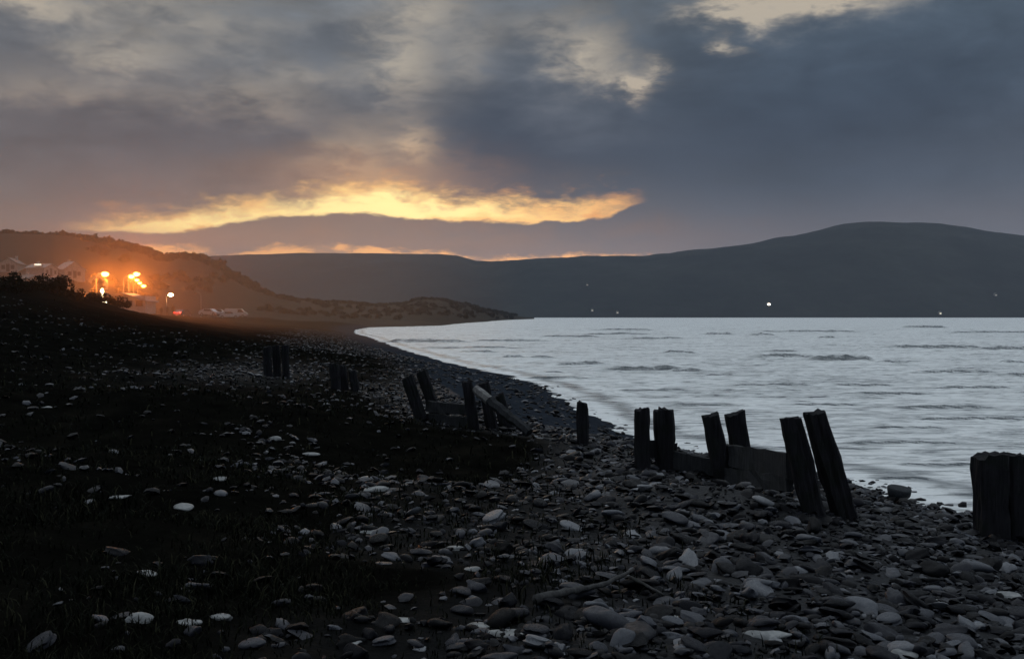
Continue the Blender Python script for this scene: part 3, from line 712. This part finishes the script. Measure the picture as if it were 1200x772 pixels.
pk = post((547, 447), (556, 503), 12, 'dark post rising above the upper end of the fallen log', seed=10)
post((567, 448), (576, 498), 13, 'short post behind the pale patched end of the fallen log', depth=pk.y + .5, seed=11)
post((583, 463), (594, 498), 16, 'stubby leaning post right of the fallen log', depth=pk.y + 1.1, seed=12)
pi_ = post((477, 442), (494, 492), 14, 'left post of the leaning pair at the start of the low plank', seed=13)
post((494, 435), (512, 490), 13, 'right taller post of the leaning pair at the start of the low plank', depth=pi_.y + .3, seed=14)
pn_ = post((391, 426), (394, 456), 11, 'far low post with rounded top, leftmost of the three small stumps', seed=15)
post((401, 428), (404, 456), 9, 'thin middle stump of the three small far stumps', depth=pn_.y + .5, seed=16)
post((413, 434), (417, 458), 9, 'short right hand stump of the three small far stumps', depth=pn_.y + .4, seed=17)
po = post((313, 406), (314, 440), 9, 'left post of the farthest cluster of three on the bank', seed=18)
post((323, 405), (325, 442), 9, 'middle post of the farthest cluster of three on the bank', depth=po.y + .3, seed=19)
post((334, 405), (335, 440), 8, 'right post of the farthest cluster of three on the bank', depth=po.y + .2, seed=20)
plank((852, 521), (925, 531), 26, pd.y + .15, pb.y + .25, .09, 'thick plank spiked between the slim post and the big pair', seed=4)
plank((846, 548), (925, 556), 18, pd.y + .17, pb.y + .27, .09, 'lower plank half buried under the thick plank', seed=9)
plank((786, 527), (842, 539), 24, pf.y + .2, pd.y + .2, .08, 'slanting grey plank from the pair of posts down to the slim post', seed=5)
plank((500, 470), (548, 474), 12, pi_.y + .1, pk.y + .1, .08, 'low dark plank between the leaning pair and the fallen log', seed=6)
plank((500, 484), (550, 489), 14, pi_.y + .12, pk.y + .12, .08, 'bottom dark plank half sunk under the low dark plank', seed=7)
plank((745, 513), (792, 520), 20, pf.y + .1, pg.y + .1, .08, 'short dark board fixed across the feet of the pair of posts', M_POST, seed=8)
# the fallen log with a bleached end
ra, rb = ray(560, 458), ray(612, 500); A_ = Vector((0, 0, EYE)) + ra * ((pk.y - .2) / ra.y); B_ = Vector((0, 0, EYE)) + rb * ((pk.y - .9) / rb.y)
root = empty('fallen_log', A_); tag(root, 'fallen log propped diagonally against posts, its upper end bleached white', 'log')
v = B_ - A_; r0 = 5.8 / 1200 * pk.y
bm = bmesh.new(); add_tube(bm, [v * f + Vector((0, 0, random.uniform(-.02, .02))) for f in np.linspace(.28, 1.15, 12)], [r0 * (1.08 - .012 * _) * random.uniform(.94, 1.06) for _ in range(12)], 7); bm_obj('trunk', bm, M_PLANK, root, None, False)
bm = bmesh.new(); add_tube(bm, [v * f + Vector((0, 0, random.uniform(-.006, .01))) for f in np.linspace(-.06, .275, 5)], [r0 * x for x in (.8, .98, 1.05, 1.0, 1.06)], 7); o = bm_obj('bleached_end', bm, simple('bleached_wood', (.15, .15, .145), .8, .7, 12), root, None, False); o['label'] = 'bleached white upper end of the log'

# ------------------------------------------------------------------ village on the left
def house(px, py, w, dep, hw, hr, rz, label, wall=M_WALL, roof=M_SLATE, wins=((-.25, .5), (.2, .5)), lit=None, pos=None):
    if pos is None: P, D = hill_point('hillside', px, py)
    else: P = Vector(pos); D = P.y
    r = empty('house', (P.x, P.y, P.z - .4), rz); tag(r, label, 'house', 'houses on the slope above the shore')
    bm = bmesh.new(); add_box(bm, (0, 0, hw / 2 - .5), (w, dep, hw + 1)); prism(bm, [(-w / 2 + .004, hw - .01), (w / 2 - .004, hw - .01), (0, hw + hr - .05)], -dep / 2 + .01, dep / 2 - .01)
    bm_obj('wall', bm, wall, r)
    bm = bmesh.new(); th = .18
    prism(bm, [(-w / 2 - .35, hw - .3 * hr / (w / 2) - .0), (0, hw + hr), (0, hw + hr + th), (-w / 2 - .35, hw - .3 * hr / (w / 2) + th)], -dep / 2 - .3, dep / 2 + .3)
    prism(bm, [(0, hw + hr), (w / 2 + .35, hw - .3 * hr / (w / 2)), (w / 2 + .35, hw - .3 * hr / (w / 2) + th), (0, hw + hr + th)], -dep / 2 - .3, dep / 2 + .3)
    ro = bm_obj('roof', bm, roof, r)
    bm = bmesh.new(); add_box(bm, (w * .12, dep * .3, hw + hr + .2), (.6, .6, 1.2)); bm_obj('chimney', bm, wall, ro)
    for side in (-1,):
        for q, (fx, fz) in enumerate(wins):
            bm = bmesh.new(); x = fx * w; z = fz * hw; ww, wh = 1.0, 1.1
            for bx, bz, sx, sz in ((x, z + wh / 2, ww + .16, .1), (x, z - wh / 2, ww + .16, .1), (x - ww / 2, z, .1, wh - .1), (x + ww / 2, z, .1, wh - .1)): add_box(bm, (bx, -dep / 2 - .03, bz), (sx, .1, sz))
            f = bm_obj('window', bm, M_PALEROOF, r)
            bm = bmesh.new(); add_box(bm, (x, -dep / 2 - .005, z), (ww - .1, .03, wh - .1)); bm_obj('pane', bm, M_LITW if lit == q else M_GLASS, f)
    bm = bmesh.new(); add_box(bm, (0, -dep / 2 - .02, .95), (.9, .06, 1.95)); bm_obj('door', bm, M_DARKM, r)
    return r
house(12, 317, 4.6, 6.5, 2.0, 1.5, .15, 'pale gabled house at the far left edge of the hillside', wins=((-.25, .55), (.25, .55)))
house(47, 321, 6.2, 5.0, 1.9, 1.1, 1.45, 'long low pale house with one bright lit skylight', wins=((-.3, .5), (.3, .5)), roof=M_PALEROOF)
P, D = hill_point('hillside', 47, 321)
sk_r = empty('lit_dormer', (P.x + .3, P.y - 2.6, P.z + 2.35)); tag(sk_r, 'bright lit dormer box on the long low house', 'dormer')
bm = bmesh.new(); add_box(bm, (0, 0, 0), (2.0, .8, .7), 0, .04); bm_obj('frame', bm, M_WALL, sk_r)
bm = bmesh.new(); add_box(bm, (0, -.42, .02), (1.7, .06, .42)); bm_obj('pane', bm, emit('skylight_glow', (1, .9, .7), 1.6), sk_r)
house(80, 324, 5.4, 7.5, 2.3, 2.0, .75, 'pale roofed house with a long slanting roof above the left street lamp', roof=M_PALEROOF)
house(66, 332, 4.4, 4.0, 1.2, .8, 1.3, 'small low house below the slanting roof, beside dark bushes', roof=M_PALEROOF)
house(33, 330, 4.4, 4.0, 1.4, .9, 1.2, 'small dim house downhill of the one with the lit skylight')
house(112, 333, 5.0, 5.0, 1.6, 1.2, .5, 'dim house on the slope just behind the left street lamp')

def at_depth(px, depth): x = (px - 600) / 1200 * depth; return Vector((x, depth, gh(x, depth)))
def zrow(py, depth): return EYE + (HZ - py) / 1200 * depth
# low hall behind the bank
P = at_depth(158, 118); hb = empty('hall', P, .05); tag(hb, 'low hall with a shallow sloping roof below the cluster of street lamps', 'building')
top = zrow(344, 118) - P.z
bm = bmesh.new(); add_box(bm, (0, 0, (top - .3) / 2), (3.6, 4, top - .3)); bm_obj('wall', bm, M_WALL, hb)
bm = bmesh.new(); prism(bm, [(-2.0, top - .18), (-.7, top + .05), (2.1, top - .85), (2.1, top - 1.0), (-.7, top - .1), (-2.0, top - .32)], -2.3, 2.3); bm_obj('roof', bm, M_PALEROOF, hb)
for xx in (-1.2, 0, 1.15):
    bm = bmesh.new(); add_box(bm, (xx, -2.03, top * .5), (.9, .08, .8)); f = bm_obj('window', bm, M_PALEROOF, hb); bm = bmesh.new(); add_box(bm, (xx, -2.08, top * .5), (.74, .04, .64)); bm_obj('pane', bm, M_GLASS, f)

# street lamps
def lamp(px, py, depth, label, power, flare=1.0, lit=True, arm=.9, matl=None):
    P = at_depth(px, depth); ztop = zrow(py, depth); H_ = ztop - P.z
    r = empty('street_lamp', P); tag(r, label, 'street lamp', 'sodium street lamps along the shore road' if lit else None)
    bm = bmesh.new(); add_tube(bm, [(-arm, 0, -.2), (-arm, 0, 1.2)], [.10, .10], 8); add_tube(bm, [(-arm, 0, 1.2), (-arm, 0, H_ * .9)], [.07, .045], 8); bm_obj('pole', bm, M_STEEL, r, None, True)
    bm = bmesh.new(); add_tube(bm, [(-arm, 0, H_ * .9), (-arm * .9, 0, H_ * .97), (-arm * .45, 0, H_ + .08), (0, 0, H_ + .12)], .035, 6); bm_obj('arm', bm, M_STEEL, r, None, True)
    bm = bmesh.new(); add_box(bm, (.12, 0, H_ + .13), (.62, .26, .12), 0, .03); bm_obj('lantern', bm, M_DARKM, r)
    bm = bmesh.new(); bmesh.ops.create_icosphere(bm, subdivisions=2, radius=1, matrix=Matrix.Translation((.14, 0, H_ - .02)) @ Matrix.Diagonal((.34 * flare, .26 * flare, .20 * flare, 1))); bm_obj('bulb', bm, (matl or M_LAMP) if lit else M_GLASS, r, None, True)
    if lit:
        ld = bpy.data.lights.new('lamp_light', 'POINT'); ld.energy = power * .55; ld.color = (1.0, .30, .03) if matl is None else (1, .55, .2); ld.shadow_soft_size = .3
        lo = bpy.data.objects.new('lamp_light', ld); COL.objects.link(lo); lo.parent = r; lo.location = (.14, 0, H_ - .5)
    return r
lamp(122, 321, 118, 'brightest single street lamp at left, its pole rising behind the bushes', 3800, 1.3, arm=.9)
lamp(159, 321, 126, 'nearest and highest lamp of the tight cluster', 3000, 1.2, arm=.9)
lamp(153, 324, 134, 'left lamp of the tight cluster, touching the highest one', 1800, 1.2, arm=.9)
lamp(159.5, 328, 152, 'third lamp down the receding cluster', 1500, 1.0, arm=.9)
lamp(163, 331.5, 166, 'fourth lamp down the receding cluster', 1300, 1.0, arm=.9)
lamp(167.5, 335, 184, 'lowest lamp at the right end of the receding cluster', 1500, 1.3, arm=.9)
lamp(199.5, 345.5, 250, 'small white street lamp above the standing people', 900, 1.9, arm=.9, matl=M_LAMPB)
lamp(228, 343, 205, 'unlit street lamp with a slanting arm right of the people', 0, 1, lit=False, arm=-1.3)
# glowing pillar, low ball lamp and strip light near the crest of the bank
P = at_depth(120, 92); z1, z0_ = zrow(338, 92), P.z
r = empty('light_pillar', P); tag(r, 'slender glowing pillar directly under the left street lamp', 'light pillar')
bm = bmesh.new(); add_box(bm, (0, 0, .5), (.26, .26, max(.2, zrow(354, 92) - z0_)), 0, .02); bm_obj('base', bm, M_DARKM, r)
bm = bmesh.new(); add_tube(bm, [(0, 0, zrow(353.5, 92) - z0_), (0, 0, zrow(346, 92) - z0_), (0, 0, zrow(341, 92) - z0_), (0, 0, z1 - z0_)], [.07, .10, .15, .06], 10); bm_obj('tube', bm, emit('pillar_glow', (1, .78, .42), 12), r, None, True)
P = at_depth(122.5, 90); r = empty('ball_light', P); tag(r, 'small ball shaped light at the foot of the glowing pillar', 'light')
zc = zrow(355.5, 90) - P.z
bm = bmesh.new(); add_tube(bm, [(0, 0, -.1), (0, 0, zc)], .05, 8); bm_obj('post', bm, M_DARKM, r)
bm = bmesh.new(); bmesh.ops.create_icosphere(bm, subdivisions=2, radius=.19, matrix=Matrix.Translation((0, 0, zc + .1))); bm_obj('globe', bm, emit('globe_glow', (1, .85, .55), 10), r, None, True)
P = at_depth(96, 95); r = empty('strip_light', P); tag(r, 'long narrow horizontal white light just above the bank crest', 'strip light'); zc = zrow(352.5, 95) - P.z
bm = bmesh.new(); add_box(bm, (0, .06, zc + .09), (1.2, .12, .08), 0, .01); add_box(bm, (-.4, .06, zc / 2), (.06, .06, zc)); add_box(bm, (.4, .06, zc / 2), (.06, .06, zc)); bm_obj('housing', bm, M_DARKM, r)
bm = bmesh.new(); add_tube(bm, [(-.52, 0, zc), (.52, 0, zc)], .07, 8); bm_obj('tube', bm, M_WLIT, r)

# people standing by the road (each body one continuous skin)
def person(px, depth, label, turn=0.0, step=.12, h=1.72, arms=.0):
    P = at_depth(px, depth); r = empty('person', P, turn); tag(r, label, 'person', None)
    k = h / 1.72
    J = dict(pel=(0, 0, .93), sp=(0, .01, 1.15), ch=(0, 0, 1.36), nk=(0, 0, 1.47), hd=(0, -.02, 1.56), hp=(0, -.01, 1.66),
             lh=(-.10, 0, .88), lk=(-.11, -step * .4, .49), la=(-.12, step * .2 - .02, .08), lt=(-.13, -.16 + step * .2, .04),
             rh=(.10, 0, .88), rk=(.11, step * .3 - .03, .49), ra=(.12, step, .08), rt=(.13, step - .16, .04),
             ls=(-.18, 0, 1.40), le=(-.25, .03, 1.13), lw=(-.25, -.08 - arms, .90 + arms), lf=(-.25, -.10 - arms, .82 + arms),
             rs=(.18, 0, 1.40), re=(.25, .03, 1.13), rw=(.25, -.06, .90), rf=(.25, -.08, .82))
    RD = dict(pel=.15, sp=.14, ch=.16, nk=.065, hd=.09, hp=.085, lh=.10, lk=.06, la=.045, lt=.035, rh=.10, rk=.06, ra=.045, rt=.035, ls=.075, le=.05, lw=.035, lf=.03, rs=.075, re=.05, rw=.035, rf=.03)
    E = [('pel', 'sp'), ('sp', 'ch'), ('ch', 'nk'), ('nk', 'hd'), ('hd', 'hp'), ('pel', 'lh'), ('lh', 'lk'), ('lk', 'la'), ('la', 'lt'), ('pel', 'rh'), ('rh', 'rk'), ('rk', 'ra'), ('ra', 'rt'), ('ch', 'ls'), ('ls', 'le'), ('le', 'lw'), ('lw', 'lf'), ('ch', 'rs'), ('rs', 're'), ('re', 'rw'), ('rw', 'rf')]
    ks = list(J); me = bpy.data.meshes.new('body'); me.from_pydata([tuple(c * k for c in J[q]) for q in ks], [(ks.index(a), ks.index(b)) for a, b in E], [])
    me.skin_vertices.new() if hasattr(me.skin_vertices, 'new') else None
    o = link_mesh('body', me, M_CLOTH, r)
    sm = o.modifiers.new('skin', 'SKIN'); sm.use_smooth_shade = True
    for i, q in enumerate(ks): me.skin_vertices[0].data[i].radius = (RD[q] * k, RD[q] * k * (.8 if q in ('sp', 'ch', 'pel') else 1)); me.skin_vertices[0].data[i].use_root = q == 'pel'
    ss = o.modifiers.new('subsurf', 'SUBSURF'); ss.levels = 1; ss.render_levels = 1
    bm = bmesh.new(); bmesh.ops.create_icosphere(bm, subdivisions=2, radius=.10 * k, matrix=Matrix.Translation((0, .015, 1.66 * k)) @ Matrix.Diagonal((.92, 1.05, .85, 1))); bm_obj('hair', bm, M_HAIR, r, None, True)
person(203, 148, 'tallest dark figure at the right end of the standing people', .3, .10, 1.82)
person(196, 150, 'broad dark figure standing between two other people', -.5, .16, 1.74, .2)
person(189, 152, 'shorter dark figure left of the broad one', .8, .08, 1.55)
person(182.5, 150, 'small dark figure farthest left in the group of people', 2.0, .1, 1.5)

# parked cars and a small van
def car(px, depth, rz, paint, label, van=False, tail=False, lift=0.0):
    P = at_depth(px, depth); P.z += lift; r = empty('parked_car' if not van else 'parked_van', P, rz); tag(r, label, 'van' if van else 'car', 'vehicles parked by the shore road')
    if van: prof = [(-2.3, .35), (2.25, .35), (2.3, .9), (1.75, 1.15), (1.15, 1.85), (-2.2, 1.95), (-2.32, 1.6)]
    else: prof = [(-2.05, .32), (2.05, .32), (2.1, .72), (1.2, .90), (.55, 1.40), (-.95, 1.44), (-1.75, .98), (-2.1, .88)]
    bm = bmesh.new(); prism(bm, prof, -.82, .82); bmesh.ops.bevel(bm, geom=bm.edges[:], offset=.07, segments=2, affect='EDGES'); bm_obj('body', bm, paint, r, None, False)
    wn = [(.45, 1.0 if van else .95), (.95, 1.05) if not van else (1.5, 1.15), (.48, 1.34) if not van else (1.0, 1.72), (-.3, 1.34) if not van else (.3, 1.74), (-.3, .98) if not van else (.3, 1.1)]
    wn = [(-.85, .96), (.95, .96), (.5, 1.33), (-.8, 1.36)] if not van else [(.35, 1.12), (1.55, 1.12), (1.02, 1.72), (.35, 1.74)]
    for sd in (-1, 1):
        bm = bmesh.new(); prism(bm, wn, sd * .83 - .012, sd * .83 + .012); bm_obj('side_window', bm, M_GLASS, r)
        for xx in (-1.3, 1.35):
            bm = bmesh.new(); add_tube(bm, [(xx, sd * .68, .32), (xx, sd * .86, .32)], .32, 14); wq = bm_obj('wheel', bm, M_TYRE, r)
            bm = bmesh.new(); add_tube(bm, [(xx, sd * .85, .32), (xx, sd * .875, .32)], .18, 10); bm_obj('rim', bm, M_STEEL, wq)
        bm = bmesh.new(); add_box(bm, (-2.1 if not van else -2.32, sd * .62, .82), (.06, .26, .16)); bm_obj('tail_light', bm, M_RED if tail else M_DARKM, r)
        bm = bmesh.new(); add_box(bm, (2.1 if not van else 2.3, sd * .6, .66), (.06, .3, .14)); bm_obj('headlight', bm, M_STEEL, r)
    return r
car(277, 214, .15, M_CARW, 'white van parked at the right end of the row of vehicles', van=True, lift=.35)
car(267, 205, .5, M_CARW, 'small white car just left of the white van', lift=.1)
car(256, 208, .1, M_CARR, 'grey car between the white cars and the pink lit one', lift=.2)
car(246, 200, -.3, M_CARW, 'pale car catching the pink light, left of the grey car', lift=.25)
tc_ = car(214, 196, 1.4, M_CARD, 'dark car with glowing red tail lights beside the people', tail=True, lift=.2)
ld = bpy.data.lights.new('tail_light_glow', 'POINT'); ld.energy = 420; ld.color = (1, .08, .05); ld.shadow_soft_size = .2
lo = bpy.data.objects.new('tail_light_glow', ld); COL.objects.link(lo); lo.parent = tc_; lo.location = (-2.6, 0, 1.0)

# lone lit houses along the far shore
def far_house(px, py, w, label, s):
    P, D = hill_point('far_hill', px, py); hp = 6
    r = empty('farmhouse', (P.x, P.y, P.z)); tag(r, label, 'house', 'lone lit houses below the far hill')
    bm = bmesh.new(); add_box(bm, (0, 0, 2), (w, 8, 6)); bm_obj('wall', bm, M_WALL if s > 2 else M_SLATE, r)
    bm = bmesh.new(); prism(bm, [(-w / 2 - .4, 5.02), (w / 2 + .4, 5.02), (0, 8.5)], -4.4, 4.4); bm_obj('roof', bm, M_SLATE, r)
    bm = bmesh.new(); add_box(bm, (0, -4.1, 2.6), (w * .7, .2, w * .42)); bm_obj('window', bm, emit('far_window_glow', (1, .86, .66), s), r)
far_house(898, 357, 8, 'brightest lit farmhouse low on the far hill across the bay', 14)
far_house(1098, 367.5, 6, 'lit house by the far shore toward the right', .8)
far_house(693, 366, 6, 'dim lit house low on the far shore, left one of a pair', .15)
far_house(722, 366.5, 6, 'dim lit house low on the far shore, right one of a pair', .15)
far_house(685, 336, 6, 'faint lit house halfway up the far hill', .04)
far_house(1166, 348, 6, 'faint lit house on the slope near the right edge', .04)

# ------------------------------------------------------------------ air: sea haze, and a tinted volume added for the glow round the lamps
def volume(name, mesh, dens_, colr, aniso, loc=(0, 0, 0)):
    m = bpy.data.materials.new(name); m.use_nodes = True; t = m.node_tree; t.nodes.clear()
    v = t.nodes.new('ShaderNodeVolumePrincipled'); v.inputs['Density'].default_value = dens_; v.inputs['Color'].default_value = (*colr, 1); v.inputs['Anisotropy'].default_value = aniso
    o_ = t.nodes.new('ShaderNodeOutputMaterial'); t.links.new(v.outputs[0], o_.inputs['Volume'])
    o = link_mesh(name, mesh, m, None, loc); tag(o, kind='stuff'); return o
bm = bmesh.new(); add_box(bm, (0, 3000 - 300, 222), (9600, 9400, 458)); me = bpy.data.meshes.new('haze'); bm.to_mesh(me); bm.free()
volume('haze', me, 5.5e-5, (.78, .86, 1.0), .1)
bm = bmesh.new(); bmesh.ops.create_icosphere(bm, subdivisions=4, radius=1); me = bpy.data.meshes.new('lamp_glow_mist'); bm.to_mesh(me); bm.free()
glow_mist = volume('lamp_glow_mist', me, .004, (.92, .62, .44), .85, (-48, 98, 6)); glow_mist.scale = (50, 88, 24)  # added volume, its warm tint stands in for the lamps' bloom
mt = me.materials[0].node_tree; k = NT(mt); vn = [n_ for n_ in mt.nodes if n_.type == 'PRINCIPLED_VOLUME'][0]
tcn = k.new('ShaderNodeTexCoord'); ln2 = k.new('ShaderNodeVectorMath'); ln2.operation = 'LENGTH'; k.ln(tcn.outputs['Object'], ln2.inputs[0])
k.ln(k.math('MULTIPLY', k.math('POWER', k.math('SUBTRACT', 1.0, ln2.outputs['Value'], True), .9), .0058), vn.inputs['Density'])
S.cycles.volume_step_rate = 1.0; S.cycles.volume_max_steps = 128
